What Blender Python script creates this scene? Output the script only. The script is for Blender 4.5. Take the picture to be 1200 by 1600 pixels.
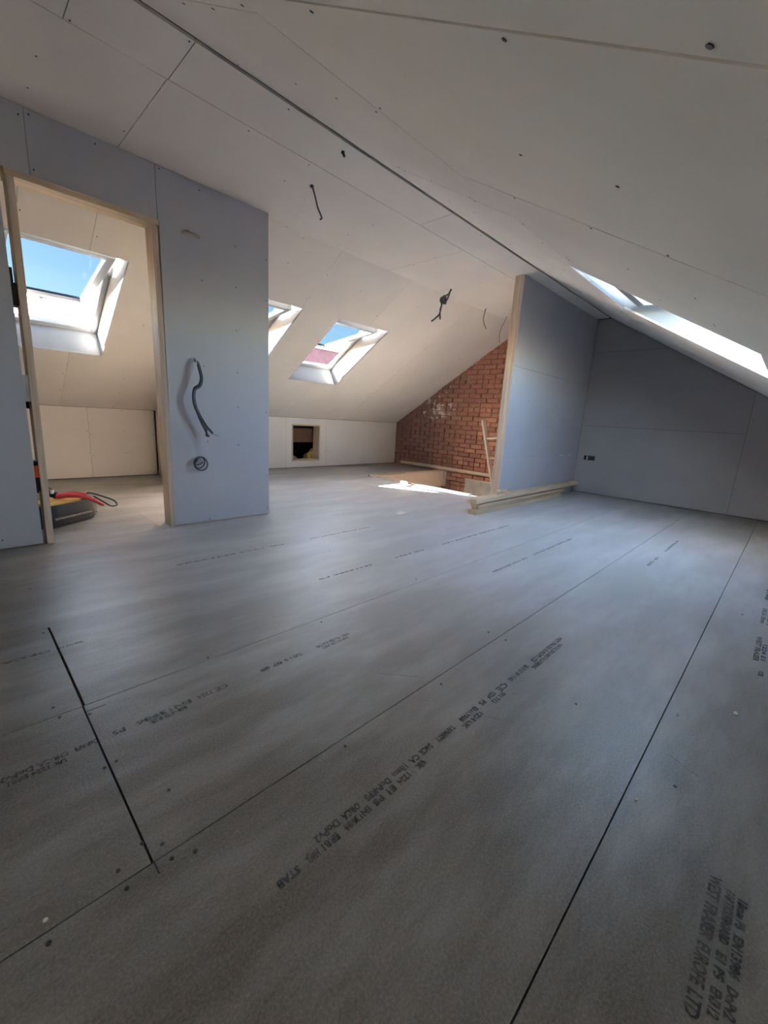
import bpy, bmesh, math, random
from mathutils import Vector, Matrix, noise as mnoise

for o in list(bpy.data.objects):
    bpy.data.objects.remove(o)
SC = bpy.context.scene
COL = SC.collection
random.seed(7)

# ------------------------------------------------------------------ camera
YAW, PITCH, ROLL, FPX = 0.761079185, -0.221552875, 0.0604683658, 652.304847
fwd = Vector((math.cos(PITCH)*math.cos(YAW), math.cos(PITCH)*math.sin(YAW), math.sin(PITCH)))
rgt = Vector((math.sin(YAW), -math.cos(YAW), 0))
upv = rgt.cross(fwd)
r2 = rgt*math.cos(ROLL) + upv*math.sin(ROLL)
u2 = upv*math.cos(ROLL) - rgt*math.sin(ROLL)
cd = bpy.data.cameras.new('camera')
cam = bpy.data.objects.new('camera', cd)
COL.objects.link(cam)
cam.matrix_world = Matrix(((r2.x, u2.x, -fwd.x, 0), (r2.y, u2.y, -fwd.y, 0), (r2.z, u2.z, -fwd.z, 0.87), (0, 0, 0, 1)))
cd.sensor_fit = 'VERTICAL'
cd.sensor_height = 36.0
cd.lens = 36.0*FPX/1600.0
cd.clip_start = 0.02
SC.camera = cam

# ------------------------------------------------------------------ world, sun, exposure
SUN_DIR = Vector((1.2, -0.8, -1.0)).normalized()
SKY_STRENGTH, SUN_STRENGTH = 1.85, 200.0
SKY_BALANCE = (1.15, 1.0, 0.84)
w = bpy.data.worlds.new('world')
SC.world = w
w.use_nodes = True
nt = w.node_tree
sky = nt.nodes.new('ShaderNodeTexSky')
sky.sky_type = 'NISHITA'
sky.sun_disc = False
sky.sun_elevation = math.asin(-SUN_DIR.z)
sky.sun_rotation = math.atan2(-SUN_DIR.x, -SUN_DIR.y)
sky.air_density = 1.0
sky.dust_density = 1.2
sky.ozone_density = 1.5
wb = nt.nodes.new('ShaderNodeMix')            # daylight as the camera balanced it
wb.data_type = 'RGBA'
wb.blend_type = 'MULTIPLY'
wb.inputs['Factor'].default_value = 1.0
wb.inputs['B'].default_value = SKY_BALANCE + (1,)
nt.links.new(sky.outputs[0], wb.inputs['A'])
nt.links.new(wb.outputs['Result'], nt.nodes['Background'].inputs[0])
nt.nodes['Background'].inputs[1].default_value = SKY_STRENGTH
sd = bpy.data.lights.new('sun', 'SUN')
sd.energy = SUN_STRENGTH
sd.angle = math.radians(0.6)
sd.color = (1.0, 0.90, 0.79)
sun = bpy.data.objects.new('sun', sd)
COL.objects.link(sun)
sun.rotation_euler = SUN_DIR.to_track_quat('-Z', 'Y').to_euler()
sun.location = (-8, 8, 9)
vs = SC.view_settings
vs.view_transform = 'Standard'
vs.look = 'None'
vs.gamma = 1
vs.use_curve_mapping = False
vs.exposure = 2.27
SC.cycles.max_bounces = 14
SC.cycles.diffuse_bounces = 10
SC.cycles.transparent_max_bounces = 12
SC.cycles.sample_clamp_indirect = 6
SC.cycles.use_denoising = True

# ------------------------------------------------------------------ materials
def mat(name, col, rough=0.8, spec=0.3, var=0.06, nscale=6.0, bump=0.0, bscale=200.0, metal=0.0, objvar=0.0):
    m = bpy.data.materials.new(name)
    m.use_nodes = True
    n, l = m.node_tree.nodes, m.node_tree.links
    b = n['Principled BSDF']
    b.inputs['Roughness'].default_value = rough
    b.inputs['Specular IOR Level'].default_value = spec
    b.inputs['Metallic'].default_value = metal
    geo = n.new('ShaderNodeNewGeometry')
    tx = n.new('ShaderNodeTexNoise')
    tx.inputs['Scale'].default_value = nscale
    tx.inputs['Detail'].default_value = 6
    l.new(geo.outputs['Position'], tx.inputs['Vector'])
    rp = n.new('ShaderNodeValToRGB')
    e = rp.color_ramp.elements
    e[0].position, e[1].position = 0.3, 0.7
    e[0].color = tuple(c*(1-var) for c in col) + (1,)
    e[1].color = tuple(min(1, c*(1+var)) for c in col) + (1,)
    l.new(tx.outputs['Fac'], rp.inputs['Fac'])
    out = rp.outputs['Color']
    if objvar:
        oi = n.new('ShaderNodeObjectInfo')
        mr = n.new('ShaderNodeMapRange')
        mr.inputs['To Min'].default_value = 1-objvar
        mr.inputs['To Max'].default_value = 1+objvar
        l.new(oi.outputs['Random'], mr.inputs['Value'])
        hs = n.new('ShaderNodeHueSaturation')
        l.new(mr.outputs['Result'], hs.inputs['Value'])
        l.new(out, hs.inputs['Color'])
        out = hs.outputs['Color']
    l.new(out, b.inputs['Base Color'])
    if bump:
        t2 = n.new('ShaderNodeTexNoise')
        t2.inputs['Scale'].default_value = bscale
        t2.inputs['Detail'].default_value = 4
        l.new(geo.outputs['Position'], t2.inputs['Vector'])
        bp = n.new('ShaderNodeBump')
        bp.inputs['Strength'].default_value = bump
        bp.inputs['Distance'].default_value = 0.002
        l.new(t2.outputs['Fac'], bp.inputs['Height'])
        l.new(bp.outputs['Normal'], b.inputs['Normal'])
    return m

M = {}
M['board'] = mat('ivory_plasterboard', (0.74, 0.695, 0.64), 0.85, 0.2, 0.035, 2.5, 0.05, 300, objvar=0.025)
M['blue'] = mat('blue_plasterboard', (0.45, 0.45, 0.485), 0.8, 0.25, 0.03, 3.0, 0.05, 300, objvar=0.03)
M['gable'] = mat('shaded_plasterboard', (0.31, 0.30, 0.31), 0.85, 0.2, 0.04, 3.0, 0.05, 300, objvar=0.03)  # darker copy of the blue board: the far gable's shade put into colour
M['lining'] = mat('dimmed_lining_board', (0.23, 0.237, 0.245), 0.8, 0.2, 0.04)  # pale skylight reveals, colour darkened so strong window light doesn't bleach them
M['white'] = mat('white_card', (0.62, 0.63, 0.64), 0.7, 0.3, 0.02)
M['sashwhite'] = mat('white_painted_frame', (0.34, 0.34, 0.345), 0.35, 0.45, 0.01)  # white frames lowered to mid-grey to offset the glare at the skylights
M['dark'] = mat('dark_void', (0.035, 0.03, 0.028), 0.9, 0.1, 0.2)
M['backing'] = mat('dark_backing', (0.09, 0.08, 0.07), 0.9, 0.1, 0.2)
M['plaster'] = mat('grey_plaster', (0.42, 0.39, 0.36), 0.9, 0.1, 0.15, 8)
M['pale'] = mat('pale_peach_board', (0.62, 0.50, 0.38), 0.8, 0.2, 0.06, 6)
M['cable'] = mat('dark_grey_cable', (0.045, 0.05, 0.06), 0.5, 0.4, 0.1)
M['copper'] = mat('bare_copper', (0.75, 0.42, 0.28), 0.35, 0.5, 0.1, metal=1.0)
M['screw'] = mat('black_screw', (0.03, 0.03, 0.032), 0.5, 0.4, 0.1)
M['steel'] = mat('galvanised_steel', (0.55, 0.56, 0.57), 0.4, 0.5, 0.1, metal=1.0)
M['black'] = mat('black_plastic', (0.02, 0.021, 0.024), 0.5, 0.4, 0.2)
M['grey'] = mat('scuffed_grey_fabric', (0.20, 0.18, 0.165), 0.9, 0.2, 0.25, 40)
M['yellow'] = mat('yellow_plastic', (0.72, 0.47, 0.12), 0.6, 0.3, 0.12, 20)
M['red'] = mat('red_plastic', (0.55, 0.05, 0.07), 0.45, 0.4, 0.1, 20)
M['orange'] = mat('orange_plastic', (0.85, 0.16, 0.03), 0.5, 0.4, 0.1)
M['wool'] = mat('yellow_mineral_wool', (0.62, 0.50, 0.16), 1.0, 0.0, 0.35, 40, 0.6, 60)
M['crumb'] = mat('white_plaster_crumb', (0.8, 0.79, 0.76), 0.9, 0.2, 0.1, 80)
M['graycable'] = mat('pale_grey_cable', (0.27, 0.24, 0.22), 0.5, 0.4, 0.1)
M['render'] = mat('house_brickwork', (0.046, 0.020, 0.023), 0.9, 0.2, 0.2, 3)
M['tile'] = mat('red_roof_tile', (0.55, 0.15, 0.12), 0.8, 0.3, 0.2, 4, objvar=0.1)
M['ground'] = mat('dark_tarmac', (0.04, 0.04, 0.038), 0.9, 0.2, 0.2, 1)

def wood_mat(name, c1, c2, scale=(3, 40, 40)):
    m = bpy.data.materials.new(name)
    m.use_nodes = True
    n, l = m.node_tree.nodes, m.node_tree.links
    b = n['Principled BSDF']
    b.inputs['Roughness'].default_value = 0.7
    b.inputs['Specular IOR Level'].default_value = 0.25
    tc = n.new('ShaderNodeTexCoord')
    mp = n.new('ShaderNodeMapping')
    mp.inputs['Scale'].default_value = scale
    l.new(tc.outputs['Object'], mp.inputs['Vector'])
    tx = n.new('ShaderNodeTexNoise')
    tx.inputs['Scale'].default_value = 1.2
    tx.inputs['Detail'].default_value = 5
    tx.inputs['Distortion'].default_value = 0.6
    l.new(mp.outputs[0], tx.inputs['Vector'])
    rp = n.new('ShaderNodeValToRGB')
    e = rp.color_ramp.elements
    e[0].position, e[1].position = 0.35, 0.65
    e[0].color, e[1].color = c1 + (1,), c2 + (1,)
    l.new(tx.outputs['Fac'], rp.inputs['Fac'])
    oi = n.new('ShaderNodeObjectInfo')
    mr = n.new('ShaderNodeMapRange')
    mr.inputs['To Min'].default_value = 0.9
    mr.inputs['To Max'].default_value = 1.1
    l.new(oi.outputs['Random'], mr.inputs['Value'])
    hs = n.new('ShaderNodeHueSaturation')
    l.new(mr.outputs['Result'], hs.inputs['Value'])
    l.new(rp.outputs['Color'], hs.inputs['Color'])
    l.new(hs.outputs['Color'], b.inputs['Base Color'])
    return m
M['woodx'] = wood_mat('pine_along_x', (0.55, 0.415, 0.28), (0.71, 0.56, 0.40), (2, 40, 40))
M['woody'] = wood_mat('pine_along_y', (0.48, 0.385, 0.285), (0.62, 0.52, 0.41), (40, 2, 40))
M['woodz'] = wood_mat('pine_along_z', (0.46, 0.36, 0.275), (0.60, 0.495, 0.40), (40, 40, 2))
M['oldwood'] = wood_mat('old_rafter_timber', (0.12, 0.06, 0.04), (0.2, 0.11, 0.07), (40, 2, 40))

def floor_mat():
    m = bpy.data.materials.new('grey_coated_chipboard')
    m.use_nodes = True
    n, l = m.node_tree.nodes, m.node_tree.links
    b = n['Principled BSDF']
    geo = n.new('ShaderNodeNewGeometry')
    def nz(scale, detail=4, rough=0.6, vec=None):
        t = n.new('ShaderNodeTexNoise')
        t.inputs['Scale'].default_value = scale
        t.inputs['Detail'].default_value = detail
        t.inputs['Roughness'].default_value = rough
        l.new(vec or geo.outputs['Position'], t.inputs['Vector'])
        return t
    fine = nz(190, 3, 0.75)
    rp = n.new('ShaderNodeValToRGB')
    e = rp.color_ramp.elements
    e[0].position, e[1].position = 0.30, 0.72
    e[0].color = (0.068, 0.060, 0.046, 1)
    e[1].color = (0.20, 0.182, 0.146, 1)
    x = rp.color_ramp.elements.new(0.5)
    x.color = (0.125, 0.112, 0.09, 1)
    l.new(fine.outputs['Fac'], rp.inputs['Fac'])
    # plaster dust trodden into long smears
    mp = n.new('ShaderNodeMapping')
    mp.inputs['Scale'].default_value = (0.9, 3.2, 1)
    mp.inputs['Rotation'].default_value = (0, 0, 0.35)
    l.new(geo.outputs['Position'], mp.inputs['Vector'])
    du = nz(1.4, 7, 0.65, mp.outputs[0])
    dr = n.new('ShaderNodeValToRGB')
    dr.color_ramp.elements[0].position = 0.42
    dr.color_ramp.elements[1].position = 0.75
    dr.color_ramp.elements[1].color = (0.32, 0.32, 0.32, 1)
    l.new(du.outputs['Fac'], dr.inputs['Fac'])
    # pale mid-floor: some dust, with sheen and light falloff put into the colour
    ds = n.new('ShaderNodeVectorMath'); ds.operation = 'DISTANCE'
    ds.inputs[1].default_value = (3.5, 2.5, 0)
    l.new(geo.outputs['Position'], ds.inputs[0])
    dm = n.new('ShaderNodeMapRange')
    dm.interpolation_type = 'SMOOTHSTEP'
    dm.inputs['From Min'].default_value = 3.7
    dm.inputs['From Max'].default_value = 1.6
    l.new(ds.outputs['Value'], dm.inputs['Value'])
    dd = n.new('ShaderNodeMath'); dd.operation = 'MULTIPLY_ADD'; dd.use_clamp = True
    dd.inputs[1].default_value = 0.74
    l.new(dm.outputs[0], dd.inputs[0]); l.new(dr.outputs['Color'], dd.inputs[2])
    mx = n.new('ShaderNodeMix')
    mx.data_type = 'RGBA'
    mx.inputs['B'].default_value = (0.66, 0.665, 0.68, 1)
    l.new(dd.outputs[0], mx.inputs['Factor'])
    l.new(rp.outputs['Color'], mx.inputs['A'])
    # pale flecks of wood chip
    fl = n.new('ShaderNodeTexVoronoi')
    fl.inputs['Scale'].default_value = 120
    l.new(geo.outputs['Position'], fl.inputs['Vector'])
    fr = n.new('ShaderNodeValToRGB')
    fr.color_ramp.elements[0].position = 0.05
    fr.color_ramp.elements[0].color = (0.22, 0.22, 0.22, 1)
    fr.color_ramp.elements[1].position = 0.16
    fr.color_ramp.elements[1].color = (0, 0, 0, 1)
    l.new(fl.outputs['Distance'], fr.inputs['Fac'])
    m2 = n.new('ShaderNodeMix')
    m2.data_type = 'RGBA'
    m2.inputs['B'].default_value = (0.6, 0.56, 0.5, 1)
    l.new(fr.outputs['Color'], m2.inputs['Factor'])
    l.new(mx.outputs['Result'], m2.inputs['A'])
    l.new(m2.outputs['Result'], b.inputs['Base Color'])
    b.inputs['Roughness'].default_value = 0.42
    b.inputs['Specular IOR Level'].default_value = 0.6
    b.inputs['Coat Weight'].default_value = 0.35
    b.inputs['Coat Roughness'].default_value = 0.38
    bp = n.new('ShaderNodeBump')
    bp.inputs['Strength'].default_value = 0.12
    bp.inputs['Distance'].default_value = 0.001
    l.new(fine.outputs['Fac'], bp.inputs['Height'])
    l.new(bp.outputs['Normal'], b.inputs['Normal'])
    return m
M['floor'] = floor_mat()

def brick_mat():
    m = bpy.data.materials.new('old_brick')
    m.use_nodes = True
    n, l = m.node_tree.nodes, m.node_tree.links
    b = n['Principled BSDF']
    b.inputs['Roughness'].default_value = 0.9
    b.inputs['Specular IOR Level'].default_value = 0.15
    oi = n.new('ShaderNodeObjectInfo')
    rp = n.new('ShaderNodeValToRGB')
    e = rp.color_ramp.elements
    e[0].position, e[0].color = 0.0, (0.30, 0.135, 0.095, 1)
    e[1].position, e[1].color = 1.0, (0.52, 0.26, 0.17, 1)
    x = rp.color_ramp.elements.new(0.5)
    x.color = (0.41, 0.19, 0.12, 1)
    l.new(oi.outputs['Random'], rp.inputs['Fac'])
    geo = n.new('ShaderNodeNewGeometry')
    t = n.new('ShaderNodeTexNoise')
    t.inputs['Scale'].default_value = 25
    t.inputs['Detail'].default_value = 6
    l.new(geo.outputs['Position'], t.inputs['Vector'])
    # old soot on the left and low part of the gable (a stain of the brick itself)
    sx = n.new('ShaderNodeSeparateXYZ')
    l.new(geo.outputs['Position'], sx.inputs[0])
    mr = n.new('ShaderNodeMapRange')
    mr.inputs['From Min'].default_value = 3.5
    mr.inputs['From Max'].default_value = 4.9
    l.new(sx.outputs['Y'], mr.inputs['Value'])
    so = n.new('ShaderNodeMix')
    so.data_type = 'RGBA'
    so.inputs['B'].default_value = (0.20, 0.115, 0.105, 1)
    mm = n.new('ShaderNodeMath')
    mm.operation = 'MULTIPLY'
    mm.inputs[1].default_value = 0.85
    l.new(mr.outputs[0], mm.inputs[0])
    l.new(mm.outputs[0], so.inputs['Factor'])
    l.new(rp.outputs['Color'], so.inputs['A'])
    # splashes of old lime plaster
    t2 = n.new('ShaderNodeTexNoise')
    t2.inputs['Scale'].default_value = 9.0
    t2.inputs['Detail'].default_value = 8
    t2.inputs['Roughness'].default_value = 0.7
    l.new(geo.outputs['Position'], t2.inputs['Vector'])
    def band(sock, a, c, wd):
        q = n.new('ShaderNodeMath'); q.operation = 'SUBTRACT'; q.inputs[1].default_value = c
        l.new(sock, q.inputs[0])
        ab = n.new('ShaderNodeMath'); ab.operation = 'ABSOLUTE'
        l.new(q.outputs[0], ab.inputs[0])
        r = n.new('ShaderNodeMapRange')
        r.inputs['From Min'].default_value = wd
        r.inputs['From Max'].default_value = 0.0
        l.new(ab.outputs[0], r.inputs['Value'])
        return r.outputs[0]
    by = band(sx.outputs['Y'], 0, 4.72, 0.75)
    bz = band(sx.outputs['Z'], 0, 1.12, 0.45)
    pm = n.new('ShaderNodeMath'); pm.operation = 'MULTIPLY'
    l.new(by, pm.inputs[0]); l.new(bz, pm.inputs[1])
    pa = n.new('ShaderNodeMath'); pa.operation = 'MULTIPLY_ADD'
    pa.inputs[1].default_value = 0.25
    l.new(pm.outputs[0], pa.inputs[0]); l.new(t2.outputs['Fac'], pa.inputs[2])
    st = n.new('ShaderNodeMapRange')
    st.inputs['From Min'].default_value = 0.69
    st.inputs['From Max'].default_value = 0.74
    l.new(pa.outputs[0], st.inputs['Value'])
    pl = n.new('ShaderNodeMix'); pl.data_type = 'RGBA'
    pl.inputs['B'].default_value = (0.62, 0.55, 0.48, 1)
    l.new(st.outputs[0], pl.inputs['Factor'])
    l.new(so.outputs['Result'], pl.inputs['A'])
    hs = n.new('ShaderNodeHueSaturation')
    v = n.new('ShaderNodeMapRange')
    v.inputs['To Min'].default_value = 0.6
    v.inputs['To Max'].default_value = 1.4
    l.new(t.outputs['Fac'], v.inputs['Value'])
    l.new(v.outputs[0], hs.inputs['Value'])
    l.new(pl.outputs['Result'], hs.inputs['Color'])
    l.new(hs.outputs['Color'], b.inputs['Base Color'])
    bp = n.new('ShaderNodeBump')
    bp.inputs['Strength'].default_value = 0.5
    bp.inputs['Distance'].default_value = 0.006
    l.new(t.outputs['Fac'], bp.inputs['Height'])
    l.new(bp.outputs['Normal'], b.inputs['Normal'])
    return m
M['brick'] = brick_mat()
M['mortar'] = mat('lime_mortar', (0.27, 0.17, 0.13), 0.95, 0.1, 0.25, 20, 0.4, 80)

def glass_mat(name, tint):
    m = bpy.data.materials.new(name)
    m.use_nodes = True
    n, l = m.node_tree.nodes, m.node_tree.links
    n.remove(n['Principled BSDF'])
    tr = n.new('ShaderNodeBsdfTransparent')
    tr.inputs['Color'].default_value = tint + (1,)
    gl = n.new('ShaderNodeBsdfGlossy')
    gl.inputs['Roughness'].default_value = 0.02
    lw = n.new('ShaderNodeLayerWeight')
    pw = n.new('ShaderNodeMath'); pw.operation = 'POWER'; pw.inputs[1].default_value = 5.0
    l.new(lw.outputs['Facing'], pw.inputs[0])
    fr = n.new('ShaderNodeMath'); fr.operation = 'MULTIPLY_ADD'; fr.inputs[1].default_value = 0.03; fr.inputs[2].default_value = 0.001
    l.new(pw.outputs[0], fr.inputs[0])
    mx = n.new('ShaderNodeMixShader')
    l.new(fr.outputs[0], mx.inputs[0])
    l.new(tr.outputs[0], mx.inputs[1])
    l.new(gl.outputs[0], mx.inputs[2])
    l.new(mx.outputs[0], n['Material Output'].inputs[0])
    return m
M['glass'] = glass_mat('clear_window_glass', (0.80, 0.84, 0.85))
M['tinted'] = glass_mat('dimmed_window_glass', (0.12, 0.145, 0.165))  # ordinary panes, darkened to hold down the bright sky behind them

def ink_mat(name, strength):
    m = bpy.data.materials.new(name)
    m.use_nodes = True
    n, l = m.node_tree.nodes, m.node_tree.links
    b = n['Principled BSDF']
    b.inputs['Base Color'].default_value = (0.055, 0.06, 0.065, 1)
    b.inputs['Roughness'].default_value = 0.55
    geo = n.new('ShaderNodeNewGeometry')
    t = n.new('ShaderNodeTexNoise')
    t.inputs['Scale'].default_value = 90
    t.inputs['Detail'].default_value = 5
    l.new(geo.outputs['Position'], t.inputs['Vector'])
    mr = n.new('ShaderNodeMapRange')
    mr.inputs['From Min'].default_value = 0.35
    mr.inputs['From Max'].default_value = 0.6
    mr.inputs['To Min'].default_value = strength*0.35
    mr.inputs['To Max'].default_value = strength
    l.new(t.outputs['Fac'], mr.inputs['Value'])
    l.new(mr.outputs[0], b.inputs['Alpha'])
    return m
M['ink'] = ink_mat('printed_ink', 0.95)
M['inkfaint'] = ink_mat('worn_printed_ink', 0.72)

# ------------------------------------------------------------------ helpers
def wloc(o):
    v = Vector((0, 0, 0))
    while o:
        v += o.location
        o = o.parent
    return v

def obj(name, bm, m, parent=None, loc=None, smooth=False):
    """link one mesh object; geometry in bm is given in world coordinates"""
    bmesh.ops.recalc_face_normals(bm, faces=bm.faces)
    if parent is not None and loc is None:
        loc = wloc(parent)
    if loc is None:
        xs = [v.co for v in bm.verts]
        loc = Vector((sum(c.x for c in xs)/len(xs), sum(c.y for c in xs)/len(xs), min(c.z for c in xs)))
    loc = Vector(loc)
    bmesh.ops.translate(bm, verts=bm.verts, vec=-loc)
    me = bpy.data.meshes.new(name)
    bm.to_mesh(me)
    bm.free()
    me.materials.append(m)
    if smooth:
        me.polygons.foreach_set('use_smooth', [True]*len(me.polygons))
    o = bpy.data.objects.new(name, me)
    COL.objects.link(o)
    if parent is not None:
        o.parent = parent
        o.location = loc - wloc(parent)
    else:
        o.location = loc
    return o

def tag(o, label=None, cat=None, group=None, kind=None):
    if label: o['label'] = label
    if cat: o['category'] = cat
    if group: o['group'] = group
    if kind: o['kind'] = kind
    return o

def thing(name, label, cat, loc, group=None):
    o = bpy.data.objects.new(name, None)
    o.empty_display_size = 0.05
    COL.objects.link(o)
    o.location = loc
    return tag(o, label, cat, group)

def struct(name, bm, m):
    return tag(obj(name, bm, m), kind='structure')

def box(bm, lo, hi, bev=0.0):
    lo, hi = Vector(lo), Vector(hi)
    c = (lo+hi)/2
    s = hi-lo
    r = bmesh.ops.create_cube(bm, size=1, matrix=Matrix.Translation(c) @ Matrix.Diagonal((abs(s.x), abs(s.y), abs(s.z), 1)))
    if bev:
        es = list({e for v in r['verts'] for e in v.link_edges})
        bmesh.ops.bevel(bm, geom=es, offset=bev, segments=2, affect='EDGES', profile=0.5)

def mbox(bm, mtx, sx, sy, sz, bev=0.0):
    r = bmesh.ops.create_cube(bm, size=1, matrix=mtx @ Matrix.Diagonal((sx, sy, sz, 1)))
    if bev:
        es = list({e for v in r['verts'] for e in v.link_edges})
        bmesh.ops.bevel(bm, geom=es, offset=bev, segments=2, affect='EDGES')

def B(lo, hi, bev=0.0):
    bm = bmesh.new()
    box(bm, lo, hi, bev)
    return bm

def frame_m(O, U, V, W):
    return Matrix(((U.x, V.x, W.x, O.x), (U.y, V.y, W.y, O.y), (U.z, V.z, W.z, O.z), (0, 0, 0, 1)))

def smooth_path(pts, n=8):
    pts = [Vector(p) for p in pts]
    if len(pts) < 3:
        return pts
    P = [pts[0]*2-pts[1]] + pts + [pts[-1]*2-pts[-2]]
    out = []
    for i in range(1, len(P)-2):
        for k in range(n):
            t = k/n
            a, b, c, d = P[i-1], P[i], P[i+1], P[i+2]
            out.append(0.5*((2*b)+(c-a)*t+(2*a-5*b+4*c-d)*t*t+(3*b-a-3*c+d)*t**3))
    out.append(pts[-1])
    return out

def tube(bm, pts, r, seg=8, sm=6):
    P = smooth_path(pts, sm) if sm else [Vector(p) for p in pts]
    rings = []
    prev = None
    for i, p in enumerate(P):
        d = (P[min(i+1, len(P)-1)] - P[max(i-1, 0)]).normalized()
        if prev is None:
            a = d.orthogonal().normalized()
        else:
            a = (prev - d*prev.dot(d)).normalized()
        prev = a
        b = d.cross(a)
        rr = r(i/(len(P)-1)) if callable(r) else r
        rings.append([bm.verts.new(p + (a*math.cos(2*math.pi*k/seg)+b*math.sin(2*math.pi*k/seg))*rr) for k in range(seg)])
    for A, C in zip(rings, rings[1:]):
        for k in range(seg):
            bm.faces.new((A[k], A[(k+1) % seg], C[(k+1) % seg], C[k]))
    bm.faces.new(rings[0][::-1])
    bm.faces.new(rings[-1])

def T(pts, r, seg=8, sm=6):
    bm = bmesh.new()
    tube(bm, pts, r, seg, sm)
    return bm

def clip(poly, hp):
    """keep a*u+b*v<=c"""
    a, b, c = hp
    out = []
    for i in range(len(poly)):
        p, q = poly[i], poly[(i+1) % len(poly)]
        dp, dq = a*p[0]+b*p[1]-c, a*q[0]+b*q[1]-c
        if dp <= 0: out.append(p)
        if (dp < 0 < dq) or (dq < 0 < dp):
            t = dp/(dp-dq)
            out.append((p[0]+(q[0]-p[0])*t, p[1]+(q[1]-p[1])*t))
    return out

def sheet(rect, holes, hps, O, U, V, N, t):
    """slab with rectangular cut-outs; face on the plane O+uU+vV, body behind it (-N)"""
    u0, v0, u1, v1 = rect
    us = sorted({u0, u1} | {x for h in holes for x in (h[0], h[2]) if u0 < x < u1})
    vs_ = sorted({v0, v1} | {x for h in holes for x in (h[1], h[3]) if v0 < x < v1})
    bm = bmesh.new()
    cache = {}
    def vert(p):
        k = (round(p[0], 5), round(p[1], 5))
        if k not in cache:
            cache[k] = bm.verts.new(O+U*p[0]+V*p[1])
        return cache[k]
    for a, b in zip(us, us[1:]):
        for c, d in zip(vs_, vs_[1:]):
            m = ((a+b)/2, (c+d)/2)
            if any(h[0] < m[0] < h[2] and h[1] < m[1] < h[3] for h in holes):
                continue
            poly = [(a, c), (b, c), (b, d), (a, d)]
            for hp in hps:
                poly = clip(poly, hp)
                if len(poly) < 3: break
            if len(poly) < 3: continue
            vv = []
            for p in poly:
                q = vert(p)
                if q not in vv: vv.append(q)
            if len(vv) >= 3:
                try: bm.faces.new(vv)
                except ValueError: pass
    if not bm.faces:
        bm.free()
        return None
    r = bmesh.ops.extrude_face_region(bm, geom=list(bm.faces))
    nv = [g for g in r['geom'] if isinstance(g, bmesh.types.BMVert)]
    bmesh.ops.translate(bm, verts=nv, vec=-N*t)
    return bm

SCREWS = {}
def screw(bm, p, N, r=0.0045):
    N = Vector(N).normalized()
    a = N.orthogonal().normalized()
    b = N.cross(a)
    c = Vector(p) + N*0.0008
    vs2 = [bm.verts.new(c+(a*math.cos(k*math.pi/3)+b*math.sin(k*math.pi/3))*r) for k in range(6)]
    bm.faces.new(vs2)
    lo = [bm.verts.new(v.co - N*0.0012) for v in vs2]
    for k in range(6):
        bm.faces.new((vs2[k], vs2[(k+1) % 6], lo[(k+1) % 6], lo[k]))

def boarded(root, panels, holes, hps, O, U, V, N, m, gap=0.003, t=0.0125, name='plasterboard', sc=True, rows=0.42, keep=0.55, sr=0.0045, lap=None):
    """individual boards as children of a wall or ceiling, with their screws"""
    sb = bmesh.new()
    rnd = random.Random(len(panels)*31+int(abs(O.x*100)))
    for P in panels:
        g = P[4] if len(P) > 4 else gap
        u0, v0, u1, v1 = P[:4]
        bm = sheet((u0+g/2, v0+g/2, u1-g/2, v1-g/2), holes, hps, O + N*rnd.uniform(0, 0.0008), U, V, N, t)
        if bm is None: continue
        obj(name, bm, m, root)
        if not sc: continue
        # screws: rows across the board, on the studs
        n = max(1, round((u1-u0)/rows))
        for i in range(n+1):
            uu = u0+0.02+(u1-u0-0.04)*i/n
            nv = max(1, round((v1-v0)/0.28))
            for j in range(nv+1):
                if rnd.random() > keep: continue
                vv = v0+0.02+(v1-v0-0.04)*j/nv + rnd.uniform(-.03, .03)
                ux = uu + rnd.uniform(-.006, .006)
                if not (v0+.01 < vv < v1-.01): continue
                if any(a*ux+b*vv > c-0.015 for a, b, c in hps): continue
                if any(h[0]-.02 < ux < h[2]+.02 and h[1]-.02 < vv < h[3]+.02 for h in holes): continue
                screw(sb, O+U*ux+V*vv+N*0.001, N, sr)
    if sb.verts:
        s = obj('screw_heads', sb, M['screw'], root)
        s['kind'] = 'stuff'
    else:
        sb.free()

X, Y, Z = Vector((1, 0, 0)), Vector((0, 1, 0)), Vector((0, 0, 1))

# ------------------------------------------------------------------ dimensions (metres)
XB, XG = -2.0, 6.22          # wall behind the camera, far gable
YK, YR = 5.70, -0.82         # low knee walls, left and right
YP, YPB = 3.149, 3.25        # left partition, its faces
ZC = 2.31                    # flat ceiling
YL, SL = 3.25, 0.62          # left slope starts here, its fall
YS, SR = 2.035, 0.57         # right slope
ZKL = ZC - SL*(YK-YL)
def zr(y): return ZC - SR*(YS-y)
HX0, HX1, HY0, HY1 = 4.42, 6.20, 2.31, 4.46   # stair opening

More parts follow.
